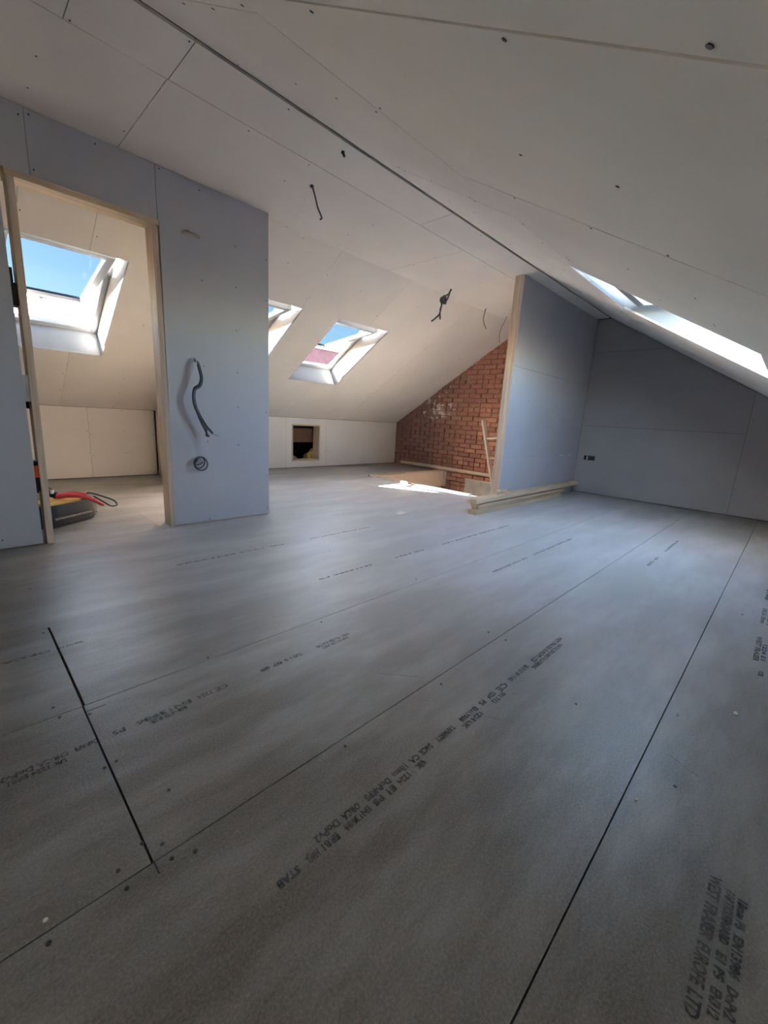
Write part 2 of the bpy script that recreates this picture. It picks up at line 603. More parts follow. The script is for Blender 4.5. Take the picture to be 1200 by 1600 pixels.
# ------------------------------------------------------------------ floor
fb = bmesh.new()
for lo, hi in (((XB, YR, -.27), (HX0, 6.9, -.024)), ((HX0, YR, -.27), (XG, HY0, -.024)), ((HX0, HY1, -.27), (XG, 6.9, -.024))):
    box(fb, lo, hi)
floor = struct('floor', fb, M['backing'])
rows = [-1.065+0.6*k for k in range(13)]
ends = {0: [-1.0, 1.35, 3.75], 1: [-.9, 2.9, 5.3], 2: [-1.6, 3.35, 5.75], 3: [-2.3, .18, 2.585, 4.985], 4: [-2.3, .182, 2.58, 4.98],
        5: [-1.2, 1.9, 4.3], 6: [-.6, 1.75, 4.15], 7: [-1.8, 1.0, 3.4], 8: [-.5, 1.45, 3.85], 9: [-1.4, 1.9, 4.3], 10: [-.4, 2.6, 5.0], 11: [-1.2, 1.2, 3.6]}
for k in range(12):
    y0, y1 = rows[k], min(rows[k+1], YK)
    y0 = max(y0, YR)
    xs = [XB] + [e for e in ends[k] if XB < e < XG] + [XG]
    for a, b in zip(xs, xs[1:]):
        gy = 0.0032 if k in (1, 2, 3) else 0.0018
        ga = 0.0045 if (k in (3, 4) and abs(a-.18) < .01) else 0.0012
        gb = 0.0045 if (k in (3, 4) and abs(b-.18) < .01) else 0.0012
        if k == 4 and abs(a-.182) < .01: ga = 0.010
        dz = random.uniform(-.0006, .0)
        bm = sheet((a+ga/2, y0+gy/2, b-gb/2, y1-gy/2), [(HX0, HY0, XG+1, HY1)], [], Vector((0, 0, dz)), X, Y, Z, 0.022)
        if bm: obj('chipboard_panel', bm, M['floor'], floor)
# screws countersunk in the chipboard
sb = bmesh.new()
for x, y in ((0.128, 0.763), (0.131, 0.718), (0.206, 0.761), (0.209, 0.718), (0.248, 0.702), (0.177, 0.789), (0.017, 0.714), (0.118, 1.38), (0.124, 1.322), (0.187, 1.284), (0.163, 1.896), (0.196, 1.052), (0.17, 1.048), (0.26, 0.881), (0.552, 1.347), (0.649, 0.71), (1.069, 0.702), (1.517, 0.785), (1.517, 0.703), (1.023, 1.306), (1.186, 0.05), (0.182, 2.406), (1.322, 0.346), (1.733, 1.372), (1.659, 2.053), (2.723, 0.026)):
    screw(sb, (x, y, .0003), Z, .0042)
s = obj('screw_heads', sb, M['screw'], floor); s['kind'] = 'stuff'
# saw overcut running past the joint, and a chipped corner
sb = bmesh.new()
box(sb, (.1805, .705, .0), (.1835, .735, .0005)); box(sb, (.178, 1.30, 0), (.23, 1.3025, .0004))
obj('saw_cut', sb, M['screw'], floor)

# pale scratches in the coating
sm = ink_mat('pale_scratch', 0.5)
sm.node_tree.nodes['Principled BSDF'].inputs['Base Color'].default_value = (0.62, 0.60, 0.57, 1)
sb = bmesh.new()
for (xa, ya), (xb, yb) in [((1.042, 0.522), (1.108, 0.398)), ((1.18, 0.471), (1.172, 0.352)), ((1.305, 0.093), (1.268, 0.003)), ((0.948, 0.887), (1.043, 0.777)), ((0.113, 0.862), (0.133, 0.891)), ((0.717, 0.538), (0.774, 0.46))]:
    va, vb = Vector((xa, ya, .0004)), Vector((xb, yb, .0004))
    dv = (vb-va).normalized()
    mbox(sb, frame_m((va+vb)/2, dv, Z.cross(dv), Z), (vb-va).length, .0022, .0003)
s = obj('scratch_marks', sb, sm, floor); s['kind'] = 'stuff'

# printing on the boards (reads towards the camera, tops of the letters to the right)
def print_text(txt, x, y, h, m, spacing=1.0, sx=0.8):
    cu = bpy.data.curves.new('t', 'FONT')
    cu.body = txt
    cu.size = h/0.70
    cu.space_character = spacing
    cu.resolution_u = 2
    cu.offset = 0.0009
    to = bpy.data.objects.new('t', cu)
    COL.objects.link(to)
    dg = bpy.context.evaluated_depsgraph_get()
    me = bpy.data.meshes.new_from_object(to.evaluated_get(dg))
    bpy.data.objects.remove(to)
    me.name = 'printed_text'
    me.materials.clear()
    me.materials.append(m)
    o = bpy.data.objects.new('printed_text', me)
    COL.objects.link(o)
    o.parent = floor
    o.rotation_euler = (0, 0, math.pi)
    o.scale = (sx, 1, 1)
    o.location = Vector((x, y, 0.0005)) - wloc(floor)
    return o
LINE_LOW = 'WEST FRASER EUROPE LTD  2015 07 09  CE  1224 EN312  P5 EN13986  STRUCTURAL  UKCA 18mm DoP-KP5 ORCA DoPv2'
def board_print(x, y, m, h=0.0135, lines=None, sx=0.72):
    for i, t in enumerate(lines or ('WEST FRASER EUROPE LTD', 'PARTICLEBOARD FLOORING', 'E1 P5 EN312 18mm EN13986')):
        print_text(t, x - 0.012*i, y - 0.0205*i, h if i == 0 else h*.82, m, 1.0, sx)
# long print on the nearest middle board: every word at its own place
def span(txt, x0, x1, y, h, m):
    o = print_text(txt, x0, y, h, m, 1.0, 1.0)
    wd = max(v.co.x for v in o.data.vertices)
    o.scale = ((x0-x1)/max(wd, 1e-4), 1, 1)
for t, a, b in (('WEST FRASER EUROPE LTD', 1.723, 1.45), ('2015 07 09 11:42', 1.408, 1.27), ('CE', 1.244, 1.188), ('1224', 1.171, 1.128), ('P5', 1.106, 1.080), ('EN13986', 1.059, .969),
                ('TAPMMTT', .934, .852), ('S4CE', .829, .782), ('CA', .773, .739), ('18mm', .728, .676), ('DoP-KP5', .662, .579), ('ORCA', .560, .510), ('DoPv2', .500, .435)):
    span(t, a, b, .5635, .0215 if t == 'CE' else .0165, M['ink'])
for t, a, b in (('PARTICLEBOARD FLOORING', 1.667, 1.41), ('EN 312', 1.194, 1.119), ('1224 UK', 1.053, .951), ('UK', .770, .737), ('1224', .714, .669), ('E1', .657, .632), ('P5', .616, .586), ('EN13986', .574, .498), ('ERB1', .480, .438), ('HWJL', .428, .399), ('STAB', .381, .332)):
    span(t, a, b, .5405, .0155, M['ink'])
# print beside the right edge
for y, h, ws in ((-.047, .0185, (('WEST', .985, .925), ('FRASER', .915, .835), ('EUROPE', .826, .745), ('LTD', .735, .692), ('DESIDE MILL', .672, .54))),
                 (-.0735, .0135, (('PARTICLEBOARD', .972, .85), ('E1 P5', .832, .78), ('EN312', .765, .715), ('CE', .70, .67))),
                 (-.0925, .0135, (('18mm P5', .970, .90), ('EN13986', .885, .80), ('DoPv2', .785, .73), ('1224', .715, .68)))):
    for t, a, b in ws: span(t, a, b, y, h, M['ink'])
# the same row further up the room
for y, h, ws in ((-.045, .017, (('STAB', 3.33, 3.1), ('UKCA 18mm', 2.93, 2.67), ('WEST FRASER', 2.47, 2.17))), (-.068, .014, (('EN13986 P5', 2.9, 2.66), ('1224 E1', 2.4, 2.2), ('CE', 2.085, 2.04)))):
    for t, a, b in ws: span(t, a, b, y, h, M['ink'])
# third board, worn
for y, h, ws in ((1.166, .0165, (('WEST FRASER EUROPE', 1.05, .885), ('2015 07 09', .82, .65), ('CE', .535, .495), ('1224', .486, .438), ('EN13986', .421, .27), ('P5', .244, .213), ('DoP-KP5', .18, .131), ('ORCA DoPv2', .118, -.012))),
                 (1.144, .014, (('PARTICLEBOARD', 1.03, .9), ('EN312', .40, .30), ('UK 1224 ERB1', .11, 0)))):
    for t, a, b in ws: span(t, a, b, y, h, M['inkfaint'])
for y, h, ws in ((1.166, .017, (('WEST FRASER EUROPE LTD 2015', 3.45, 2.75), ('CE 1224 EN13986', 2.65, 2.2))), (1.744, .016, (('18mm DoP-KP5', .26, .18), ('ORCA', .165, .03))), (1.70, .016, (('WEST FRASER EUROPE LTD', 3.4, 2.4), ('CE 1224', 2.2, 1.9), ('EN13986 P5', 1.7, 1.3))), (.565, .017, (('WEST FRASER EUROPE LTD', 4.22, 3.72), ('CE 1224', 3.5, 3.2))), (2.345, .016, (('WEST FRASER EUROPE LTD', 2.3, 1.7), ('CE 1224 EN13986', 1.5, .8)))):
    for t, a, b in ws: span(t, a, b, y, h, M['inkfaint'])

# ------------------------------------------------------------------ ceilings
VL = Vector((0, 1, -SL)).normalized()
NL = Vector((0, -SL, -1)).normalized()
OL = Vector((0, YL, ZC))
LL = (YK-YL)*math.sqrt(1+SL*SL)
VR = Vector((0, -1, -SR)).normalized()
NR = Vector((0, SR, -1)).normalized()
OR = Vector((0, YS, ZC))
LR = (YS-YR)*math.sqrt(1+SR*SR)
qL, qR = math.sqrt(1+SL*SL), math.sqrt(1+SR*SR)
SK = [(.33, (3.89-YL)*qL, 1.11, (4.90-YL)*qL), (1.92, (3.89-YL)*qL, 2.70, (4.90-YL)*qL), (3.18, (3.89-YL)*qL, 3.97, (4.90-YL)*qL)]
SKR = (2.70, (YS-1.175)*qR, 3.82, (YS-.20)*qR)
grow = lambda h, g: (h[0]-g, h[1]-g, h[2]+g, h[3]+g)

c = struct('ceiling', B((XB-.1, 1.85, ZC+.0135), (XG+.3, YL+.1, ZC+.05)), M['backing'])
XE = 6.195
boarded(c, [(XB, 2.056, -.32, 2.362), (-.32, 2.056, .50, 2.362), (.50, 2.056, .886, 2.362), (.886, 2.056, 2.683, 2.362), (2.683, 2.056, 5.08, 2.362), (5.08, 2.056, XE, 2.362),
            (XB, 2.362, .882, YL+.004), (.882, 2.362, 3.28, YL+.004), (3.28, 2.362, 5.68, YL+.004), (5.68, 2.362, XE, YL+.004)], [], [], Vector((0, 0, ZC)), X, Y, -Z, M['board'], gap=.004)

bm = sheet((XB-.1, -.02, XG+.3, LL+1.3), [grow(h, .0125) for h in SK], [], OL - NL*.0135, X, VL, NL, .03)
c = struct('ceiling_left', bm, M['dark'])
sp = [XB, -.74, .46, .862, 1.86, 2.67, 3.623, 4.82, XE]
boarded(c, [(a, 0, b, LL) for a, b in zip(sp, sp[1:])], SK, [], OL, X, VL, NL, M['board'], gap=.0028, keep=.42)

bm = sheet((XB-.1, -.17, XG+.3, LR+.1), [grow(SKR, .0125)], [], OR - NR*.0135, X, VR, NR, .03)
c = struct('ceiling_right', bm, M['dark'])
vh = (YS-1.10)*qR
spu = [XB, -.6, .62, 1.86, 3.05, 4.3, XE]
spl = [XB, -.65, .555, 1.46, 2.42, 3.98, 5.2, XE]
boarded(c, [(a, 0, b, vh, .003) for a, b in zip(spu, spu[1:])] + [(a, vh, b, LR, .006 if abs(b-.555) < .01 or abs(a-.555) < .01 else .003) for a, b in zip(spl, spl[1:])],
        [SKR], [], OR, X, VR, NR, M['board'], keep=.5, sr=.0042)

# ------------------------------------------------------------------ skylights
def skylight(n, h, O, V, N, ang, depth=.25, glass='tinted'):
    fr = bmesh.new()
    out = -N
    u0, v0, u1, v1 = h
    def rail(bm, ua, va, ub, vb, d0, d1, bev=.004):
        mbox(bm, frame_m(O + X*(ua+ub)/2 + V*(va+vb)/2 + out*(d0+d1)/2, X, V, out), ub-ua, vb-va, d1-d0, bev)
    f = .045
    for r in ((u0-.05, v0-.05, u0+f, v1+.05), (u1-f, v0-.05, u1+.05, v1+.05), (u0+f, v0-.05, u1-f, v0+f), (u0+f, v1-f, u1-f, v1+.05)):
        rail(fr, *r, depth, depth+.05)
    root = struct('window_%d' % n, fr, M['sashwhite'])
    g = .0125
    for r in ((u0-g, v0-g, u0, v1+g), (u1, v0-g, u1+g, v1+g), (u0, v0-g, u1, v0), (u0, v1, u1, v1+g)):
        bm = bmesh.new()
        rail(bm, *r, .0, depth, 0)
        obj('reveal_lining', bm, M['lining'], root)
    hb = bmesh.new()  # added hood: keeps stray sun from slipping past the sash top
    rail(hb, u0-.07, v0-.10, u1+.07, v0+.17, depth+.115, depth+.150)
    obj('sun_hood', hb, M['steel'], root)
    # sash turns about its middle
    cv, cu = (v0+v1)/2, (u0+u1)/2
    C = O + X*cu + V*cv + out*(depth+.06)
    Vs = (Matrix.Rotation(ang, 3, X) @ V)
    Ns = X.cross(Vs)
    if Ns.dot(out) < 0: Ns = -Ns
    hw, hl = (u1-u0)/2-f-.006, (v1-v0)/2-f-.006
    sb = bmesh.new()
    def sr(bm, ua, va, ub, vb, d0, d1, bev=.003):
        mbox(bm, frame_m(C + X*(ua+ub)/2 + Vs*(va+vb)/2 + Ns*(d0+d1)/2, X, Vs, Ns), ub-ua, vb-va, d1-d0, bev)
    s = .055
    for r in ((-hw, -hl, -hw+s, hl), (hw-s, -hl, hw, hl), (-hw+s, -hl, hw-s, -hl+s), (-hw+s, hl-s, hw-s, hl)):
        sr(sb, *r, -.026, .026)
    so = obj('sash', sb, M['sashwhite'], root)
    pb = bmesh.new()
    sr(pb, -hw+s-.005, -hl+s-.005, hw-s+.005, hl-s+.005, .004, .008, 0)
    obj('pane', pb, M[glass], so)
    cb = bmesh.new()
    sr(cb, -.05, hl-.035, .05, hl-.012, -.040, -.026)
    sr(cb, -.012, hl-.03, .03, hl+.02, -.052, -.038)
    obj('catch', cb, M['steel'], so)
    return root
for i, h in enumerate(SK):
    skylight(i+1, h, OL, VL, NL, math.radians((21.5, 25, 25)[i]))
skylight(4, SKR, OR, VR, NR, math.radians(-25), .22, 'glass')

# ------------------------------------------------------------------ left partition with the doorway
DX0, DX1, DZ = .325, 1.087, 2.0
hole = [(DX0, -.1, DX1, DZ)]
bm = sheet((XB, .0, 1.86, ZC+.02), hole, [], Vector((0, YP+.0128, 0)), X, Z, -Y, .075)
c = struct('wall_partition', bm, M['woodz'])
boarded(c, [(XB, .008, -.742, ZC-.002), (-.742, .008, .458, ZC-.002), (.458, .008, 1.077, ZC-.002), (1.077, .008, 1.862, ZC-.002)], hole, [], Vector((0, YP, 0)), X, Z, -Y, M['blue'], gap=.0035, keep=.6, rows=.3)
bm = sheet((XB, 0.004, 1.79, ZC-.01), hole, [], Vector((0, YPB, 0)), X, Z, Y, .0125)
obj('plasterboard', bm, M['board'], c)

d = thing('door_1', None, None, (.7, 3.2, 0))
d['kind'] = 'structure'
def jamb(x0, x1, tilt=0.0):
    bm = bmesh.new()
    box(bm, (x0, 3.137, .0), (x1, 3.262, DZ-.034), .002)
    for v in bm.verts: v.co.x += tilt*(v.co.z/2-.5)
    return bm
obj('jamb_lining', jamb(.350, .384, .012), M['woodz'], d)
obj('jamb_lining', jamb(1.047, 1.081, -.02), M['woodz'], d)
obj('head_lining', B((.350, 3.137, DZ-.034), (1.081, 3.262, DZ-.002), .002), M['woodx'], d)
obj('packer', B((.296, 3.165, 1.345), (.3515, 3.26, 1.46), .002), M['black'], d)
obj('packer', B((.290, 3.17, 1.462), (.340, 3.26, 1.535), .002), M['black'], d)
obj('packer', B((.318, 3.15, .84), (.352, 3.25, .985), .002), M['steel'], d)
obj('packer', B((.300, 3.24, .80), (.353, 3.262, .86), .002), M['black'], d)
obj('packer', B((.316, 3.16, .405), (.3535, 3.25, .475), .003), M['orange'], d)
obj('packer', B((.318, 3.16, .475), (.3535, 3.25, .50), .003), M['black'], d)
obj('packer', B((.318, 3.16, .325), (.3535, 3.25, .405), .003), M['black'], d)

# inside of the small room: side wall of bare studs
bm = sheet((YPB, 0, YK, ZC), [], [(SL, 1, ZC+SL*YL)], Vector((1.862, 0, 0)), Y, Z, X, .0125)
c = struct('wall_room_side', bm, M['plaster'])
for y in (5.62, 5.1, 4.5, 3.9, 3.34):
    zt = ZC - SL*(y+.02-YL) - .02
    obj('stud', B((1.79, y-.022, .06), (1.848, y+.022, zt), .002), M['woodz'], c)
obj('sole_plate', B((1.79, YPB+.02, .0), (1.848, YK-.03, .055), .002), M['woody'], c)
bm = sheet((YPB, 0, YK, ZC), [], [(SL, 1, ZC+SL*YL)], Vector((-.9, 0, 0)), Y, Z, X, .05)
struct('wall_room_far', bm, M['board'])

# ------------------------------------------------------------------ left knee wall with the loft hatch
KH = (3.775, .105, 4.325, .69)
O = Vector((0, YK, 0))
bm = sheet((XB, -.1, XG, ZKL+.03), [grow(KH, .0)], [], O + Y*.0135, X, Z, -Y, .05)
c = struct('wall_knee_left', bm, M['backing'])
boarded(c, [(XB, .006, -1.3, ZKL-.002), (-1.3, .006, 1.105, ZKL-.002), (1.105, .006, 1.79, ZKL-.002), (1.86, .006, 3.672, ZKL-.002), (3.672, .006, 4.45, ZKL-.002), (4.45, .006, XE, ZKL-.002)], [KH], [], O, X, Z, -Y, M['board'], gap=.003, keep=.45)
h = thing('hatch_frame', 'bare timber frame lining the open hatch in the low white wall', 'hatch frame', (4.05, YK, KH[1]))
obj('side_lining', B((KH[0], YK-.006, KH[1]), (KH[0]+.022, YK+.16, KH[3]), .002), M['woodz'], h)
obj('side_lining', B((KH[2]-.022, YK-.006, KH[1]), (KH[2], YK+.16, KH[3]), .002), M['woodz'], h)
obj('head_lining', B((KH[0]+.022, YK-.006, KH[3]-.022), (KH[2]-.022, YK+.16, KH[3]), .002), M['woodx'], h)
obj('sill_lining', B((KH[0]+.022, YK-.006, KH[1]), (KH[2]-.022, YK+.16, KH[1]+.022), .002), M['woodx'], h)
# the void behind
bm = bmesh.new()
box(bm, (XB-.1, 6.62, -.3), (XG+.3, 6.7, .5)); box(bm, (3.0, YK+.07, -.02), (3.04, 6.62, .2)); box(bm, (5.3, YK+.07, -.02), (5.34, 6.62, .2))
struct('wall_void', bm, M['dark'])
t = thing('purlin', 'dark old purlin seen through the loft hatch, above its opening', 'timber', (4.2, 5.94, .392))
obj('beam', B((3.06, 5.90, .44), (5.28, 5.98, .62), .006), M['oldwood'], t)
obj('beam_bearer', B((3.06, 5.905, .392), (5.28, 5.97, .438), .004), M['oldwood'], t)
def lump(name, c, s, m, seed, label, cat):
    bm = bmesh.new()
    bmesh.ops.create_icosphere(bm, subdivisions=4, radius=1)
    for v in bm.verts:
        n = mnoise.noise(v.co*1.7+Vector((seed, 0, 0)))*.35 + mnoise.noise(v.co*6+Vector((seed, 3, 0)))*.12
        v.co = v.co*(1+n)
        v.co.z = max(v.co.z, -.55)
        v.co = Vector((v.co.x*s[0], v.co.y*s[1], v.co.z*s[2]))
    zb = min(v.co.z for v in bm.verts)
    bmesh.ops.translate(bm, verts=bm.verts, vec=(c[0], c[1], c[2]-zb))
    return tag(obj(name, bm, m, smooth=True), label, cat)
lump('insulation_scrap', (4.42, 6.02, -.022), (.15, .16, .17), M['wool'], 1, 'yellow mineral wool scrap at the right inside the loft hatch', 'insulation')
lump('timber_offcut_pile', (3.92, 6.05, -.022), (.16, .2, .13), M['pale'], 5, 'tan heap of debris at the left inside the loft hatch', 'debris')

# ------------------------------------------------------------------ far gable on the right, boarded
O = Vector((XG, 0, 0))
hr = [(-SR, 1, ZC-SR*YS-.004)]
bm = sheet((YR-.1, -.1, 2.30, ZC+.05), [], [(-SR, 1, ZC-SR*YS+.02)], O + X*.0135, Y, Z, -X, .05)
c = struct('wall_gable', bm, M['backing'])
SB = (1.955, .462, 2.10, .522)
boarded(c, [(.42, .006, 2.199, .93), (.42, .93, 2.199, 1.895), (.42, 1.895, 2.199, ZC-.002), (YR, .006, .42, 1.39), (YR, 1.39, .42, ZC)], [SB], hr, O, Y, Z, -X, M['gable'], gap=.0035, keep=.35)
t = thing('socket_box', 'metal back box with a loop of cable in the far dark blue wall', 'socket box', (XG, 2.03, .462))
bm = bmesh.new()
for lo, hi in (((XG-.001, 1.955, .462), (XG+.0005+.012, 1.958, .522)), ((XG-.001, 2.097, .462), (XG+.0125, 2.10, .522)), ((XG-.001, 1.958, .462), (XG+.0125, 2.097, .465)), ((XG-.001, 1.958, .519), (XG+.0125, 2.097, .522)), ((XG+.0128, 1.955, .462), (XG+.0132, 2.10, .522))):
    box(bm, lo, hi)
obj('back_box', bm, M['dark'], t)
obj('dividing_strip', B((XG-.002, 2.052, .465), (XG+.0125, 2.066, .519)), M['blue'], t)
cb = bmesh.new()
tube(cb, [(XG+.006+.003*math.cos(a), 2.005+.033*math.cos(a), .492+.024*math.sin(a)) for a in [k*math.pi/6 for k in range(12)]], .004, 6, 3)
tube(cb, [(XG+.004, 1.985, .480), (XG-.006, 2.0, .497), (XG-.004, 2.02, .486)], .0045, 6, 4)
obj('cable_loop', cb, M['cable'], t)

# ------------------------------------------------------------------ dividing partition beside the stair
O = Vector((0, 2.2, 0))
PX = 4.087
c = struct('wall_divider', B((PX+.02, 2.2128, .0), (6.2, 2.30, .055), .0), M['woodx'])
slits = []
boarded(c, [(PX, .01, 6.219, .525, .001), (PX, .525, 6.219, 1.462), (PX, 1.462, 6.219, ZC-.002)], slits, [], O, X, Z, -Y, M['blue'], gap=.003, keep=.12)
for a, b in ((5.60, 5.715), (5.745, 5.757), (5.86, 5.985)):
    obj('torn_paper', B((a, 2.1985, .521), (b, 2.2005, .5285), .0005), M['crumb'], c)
obj('end_stud', B((PX-.001, 2.2128, .0), (PX+.063, 2.262, ZC), .002), M['woodz'], c)
obj('end_stud', B((PX+.004, 2.263, .0), (PX+.065, 2.30, ZC), .002), M['woodz'], c)
for x in (4.55, 4.95, 5.35, 5.80, 6.17):
    obj('stud', B((x-.02, 2.2128, .056), (x+.02, 2.30, ZC), .0), M['woodz'], c)

# ------------------------------------------------------------------ brick party wall
bm = bmesh.new()
box(bm, (XG+.012, 2.305, -2.5), (XG+.3, 4.735, ZC+.2)); box(bm, (XG+.030, 4.735, -2.5), (XG+.3, 6.7, 1.7)); 
c = struct('wall_brick', bm, M['mortar'])
rnd = random.Random(3)
def bmeshbrick(L):
    bm = bmesh.new()
    box(bm, (-.05, -L/2, -.0325), (0, L/2, .0325), .004)
    me = bpy.data.meshes.new('brick')
    for f in bm.faces: f.smooth = False
    bmesh.ops.recalc_face_normals(bm, faces=bm.faces)
    bm.to_mesh(me)
    bm.free()
    me.materials.append(M['brick'])
    return me
BR = {L: bmeshbrick(L) for L in (.215, .1025)}
rest = bmesh.new()
base = wloc(c)
nb = 0
for k in range(-5, 31):
    z = .0375 + k*.075
    header = (k % 6 == 2)
    for sec, (ya, yb, xf) in enumerate(((4.735, 5.76, XG+.022), (2.42, 4.735, XG+.002))):
        L = .1025 if header else .215
        y = yb - (.0 if k % 2 else L/2 + .005)
        items = []
        if not k % 2 and sec: items.append((yb-.0525+.0, .1025))
        if not k % 2 and not sec: items.append((yb-.0525, .1025))
        y = yb - (0 if k % 2 else .1125)
        while y - L > ya - .02:
            items.append((y-L/2, L))
            y -= L+.01
        if y-ya > .1: items.append((y-.0512, .1025))
        for yc, Lb in items:
            ztop = ZC - SL*(yc-Lb/2-YL) if yc > YL else ZC+.1
            if z-.04 > ztop: continue
            if 4.02 < yc < 4.34 and 1.50 < z < 1.64 and rnd.random() < .8: continue
            j = (xf+rnd.uniform(-.006, .004), yc+rnd.uniform(-.003, .003), z+rnd.uniform(-.002, .002))
            if yc > 3.25 and nb < 299:
                o = bpy.data.objects.new('brick', BR[Lb])
                COL.objects.link(o)
                o.parent = c
                o.location = Vector(j)-base
                o.rotation_euler = (rnd.uniform(-.01, .01), rnd.uniform(-.015, .015), rnd.uniform(-.012, .012))
                nb += 1
            else:
                box(rest, (j[0]-.05, yc-Lb/2, z-.0325), (j[0], yc+Lb/2, z+.0325), .003)
s = obj('brickwork', rest, M['brick'], c); s['kind'] = 'stuff'
print('bricks', nb)

# ------------------------------------------------------------------ stair opening
bm = bmesh.new()
box(bm, (4.2, 1.5, -2.6), (6.6, 4.75, -2.5)); box(bm, (4.3, 1.5, -2.5), (HX0-.02, 4.75, -.271)); box(bm, (HX0-.02, 1.5, -2.5), (XG+.05, 1.6, -.271)); box(bm, (HX0-.02, HY1+.03, -2.5), (XG+.05, 4.75, -.271))
struct('wall_stair', bm, M['plaster'])
t = tag(obj('trim_1', B((HX0, HY1-.028, -.27), (6.19, HY1-.006, .012), .0), M['pale']), kind='structure')
obj('trimmer_edge', B((4.34, HY1+.008, -.001), (6.16, HY1+.055, .026), .002), M['woodx'], t)
obj('corner_post', B((6.13, HY1-.07, -.268), (6.185, HY1-.03, .0), .002), M['woodz'], t)
t = tag(obj('trim_2', B((HX0+.002, HY0, -.27), (HX0+.02, HY1-.03, -.0), .0), M['pale']), kind='structure')
obj('edge_strip', B((HX0-.05, 2.75, .0005), (HX0+.02, HY1+.0, .014), .002), M['woody'], t)
obj('plaster_panel', B((6.165, 2.32, -.6), (6.185, 3.98, -.07), .002), M['plaster'], t)
obj('plaster_edge_batten', B((6.145, 2.32, -.085), (6.165, 3.98, -.06), .002), M['woody'], t)
tag(obj('wall_batten', B((6.125, 2.45, .028), (6.17, 5.47, .078), .003), M['woody']), 'long pale timber batten lying along the foot of the brick wall', 'timber')
tag(obj('timber_offcut', B((4.27, 3.70, .0), (4.34, 3.79, .038), .003), M['woody']), 'short timber offcut in the sun at the edge of the stair opening', 'offcut')

# ladder standing in the stair opening
lad = thing('ladder', 'pale wooden ladder rising out of the stair opening beside the partition', 'ladder', (5.60, 2.2, -2.5))
top, bot = Vector((4.575, 2.785, .925)), Vector((5.62, 2.40, -2.49))
dl = (top-bot).normalized()
rd = Vector((0, -1, 0))
rd = (rd - dl*rd.dot(dl)).normalized()
nl = dl.cross(rd)
Lh = (top-bot).length
for k in (0, 1):
    bm = bmesh.new()
    mbox(bm, frame_m((top+bot)/2 + rd*(.34*k), rd, nl, dl), .026, .058, Lh, .004)
    obj('stile', bm, M['woodz'], lad)
for i in range(13):
    p = top - dl*(.24+.255*i)
    bm = bmesh.new()
    mbox(bm, frame_m(p+rd*.17, rd, nl, dl), .318, .036, .022, .005)
    obj('rung', bm, M['woody'], lad)

# ------------------------------------------------------------------ timbers stacked along the partition
def timber(label, x0, x1, y0, y1, z0, z1, rot=0.0):
    bm = B((x0, y0, z0), (x1, y1, z1), .003)
    cx = Vector(((x0+x1)/2, (y0+y1)/2, z0))
    bmesh.ops.rotate(bm, verts=bm.verts, cent=cx, matrix=Matrix.Rotation(rot, 3, 'Z'))
    tag(obj('timber_length', bm, M['woodx'], loc=cx), label, 'timber')
timber('bottom pale timber of the stack along the partition foot, nearest the room', 3.475, 5.55, 2.078, 2.175, .0005, .042, .003)
timber('thin middle timber of the stack, its end set back from the lowest one', 3.55, 5.7, 2.108, 2.19, .0425, .068, .006)
timber('third timber up in the stack, its end just behind the one below', 3.53, 5.62, 2.094, 2.188, .0685, .095, .0)
timber('fourth timber up in the stack, its end showing under the topmost', 3.52, 5.95, 2.118, 2.192, .0955, .114, .005)
timber('topmost long timber of the stack, reaching nearly to the dark far wall', 3.455, 6.12, 2.08, 2.185, .1145, .157, .004)
timber('short board offcut on top of the stack against the post', 3.93, 4.28, 2.125, 2.19, .1575, .175, -.02)
timber('shortest block on top of the timber stack at the post foot', 3.99, 4.15, 2.128, 2.188, .1755, .192, .04)

# ------------------------------------------------------------------ closing walls (never in view)
WN = (-.40, .40, .20, .72)       # added unseen opening behind the camera: its sun bounces as fill light
bm = sheet((YR-.1, -.02, YK+.1, ZC+.1), [WN], [], Vector((XB, 0, 0)), Y, Z, X, .05)
struct('wall_near', bm, M['board'])
fr = bmesh.new()
for y0, y1, z0, z1 in ((WN[0], WN[0]+.04, WN[1], WN[3]), (WN[2]-.04, WN[2], WN[1], WN[3]), (WN[0]+.04, WN[2]-.04, WN[1], WN[1]+.04), (WN[0]+.04, WN[2]-.04, WN[3]-.04, WN[3])):
    box(fr, (XB-.05, y0, z0), (XB, y1, z1), .003)
wd = struct('window_5', fr, M['sashwhite'])
obj('pane', B((XB-.03, WN[0]+.04, WN[1]+.04), (XB-.026, WN[2]-.04, WN[3]-.04)), M['glass'], wd)
bm = sheet((XB, -.02, XG+.1, zr(YR)+.03), [], [], Vector((0, YR, 0)), X, Z, Y, .05)
struct('wall_knee_right', bm, M['blue'])

# ------------------------------------------------------------------ cables
def cable(name, label, cat, strands, m, group=None, extra=None):
    t = thing(name, label, cat, strands[0][0][0], group)
    for nm, (pts, r) in zip(['strand']*len(strands), strands):
        obj(nm, T(pts, r, 8, 6), m, t, smooth=True)
    if extra:
        for nm, bm, mm in extra: obj(nm, bm, mm, t)
    return t
q = 3.148
main = [(1.283, q+.004, 1.185), (1.278, 3.10, 1.165), (1.278, 3.075, 1.132), (1.287, 3.065, 1.069), (1.276, 3.07, 1.013), (1.242, 3.072, .985), (1.231, 3.07, .935), (1.239, 3.068, .87), (1.264, 3.07, .814), (1.307, 3.07, .739), (1.355, 3.075, .685)]
off = lambda P, d: [tuple(Vector(p)+Vector(d)*min(1, i/2)) for i, p in enumerate(P)]
ends_ = bmesh.new()
tube(ends_, [(1.355, 3.075, .685), (1.375, 3.074, .672), (1.402, 3.07, .664)], .0035, 6, 4)
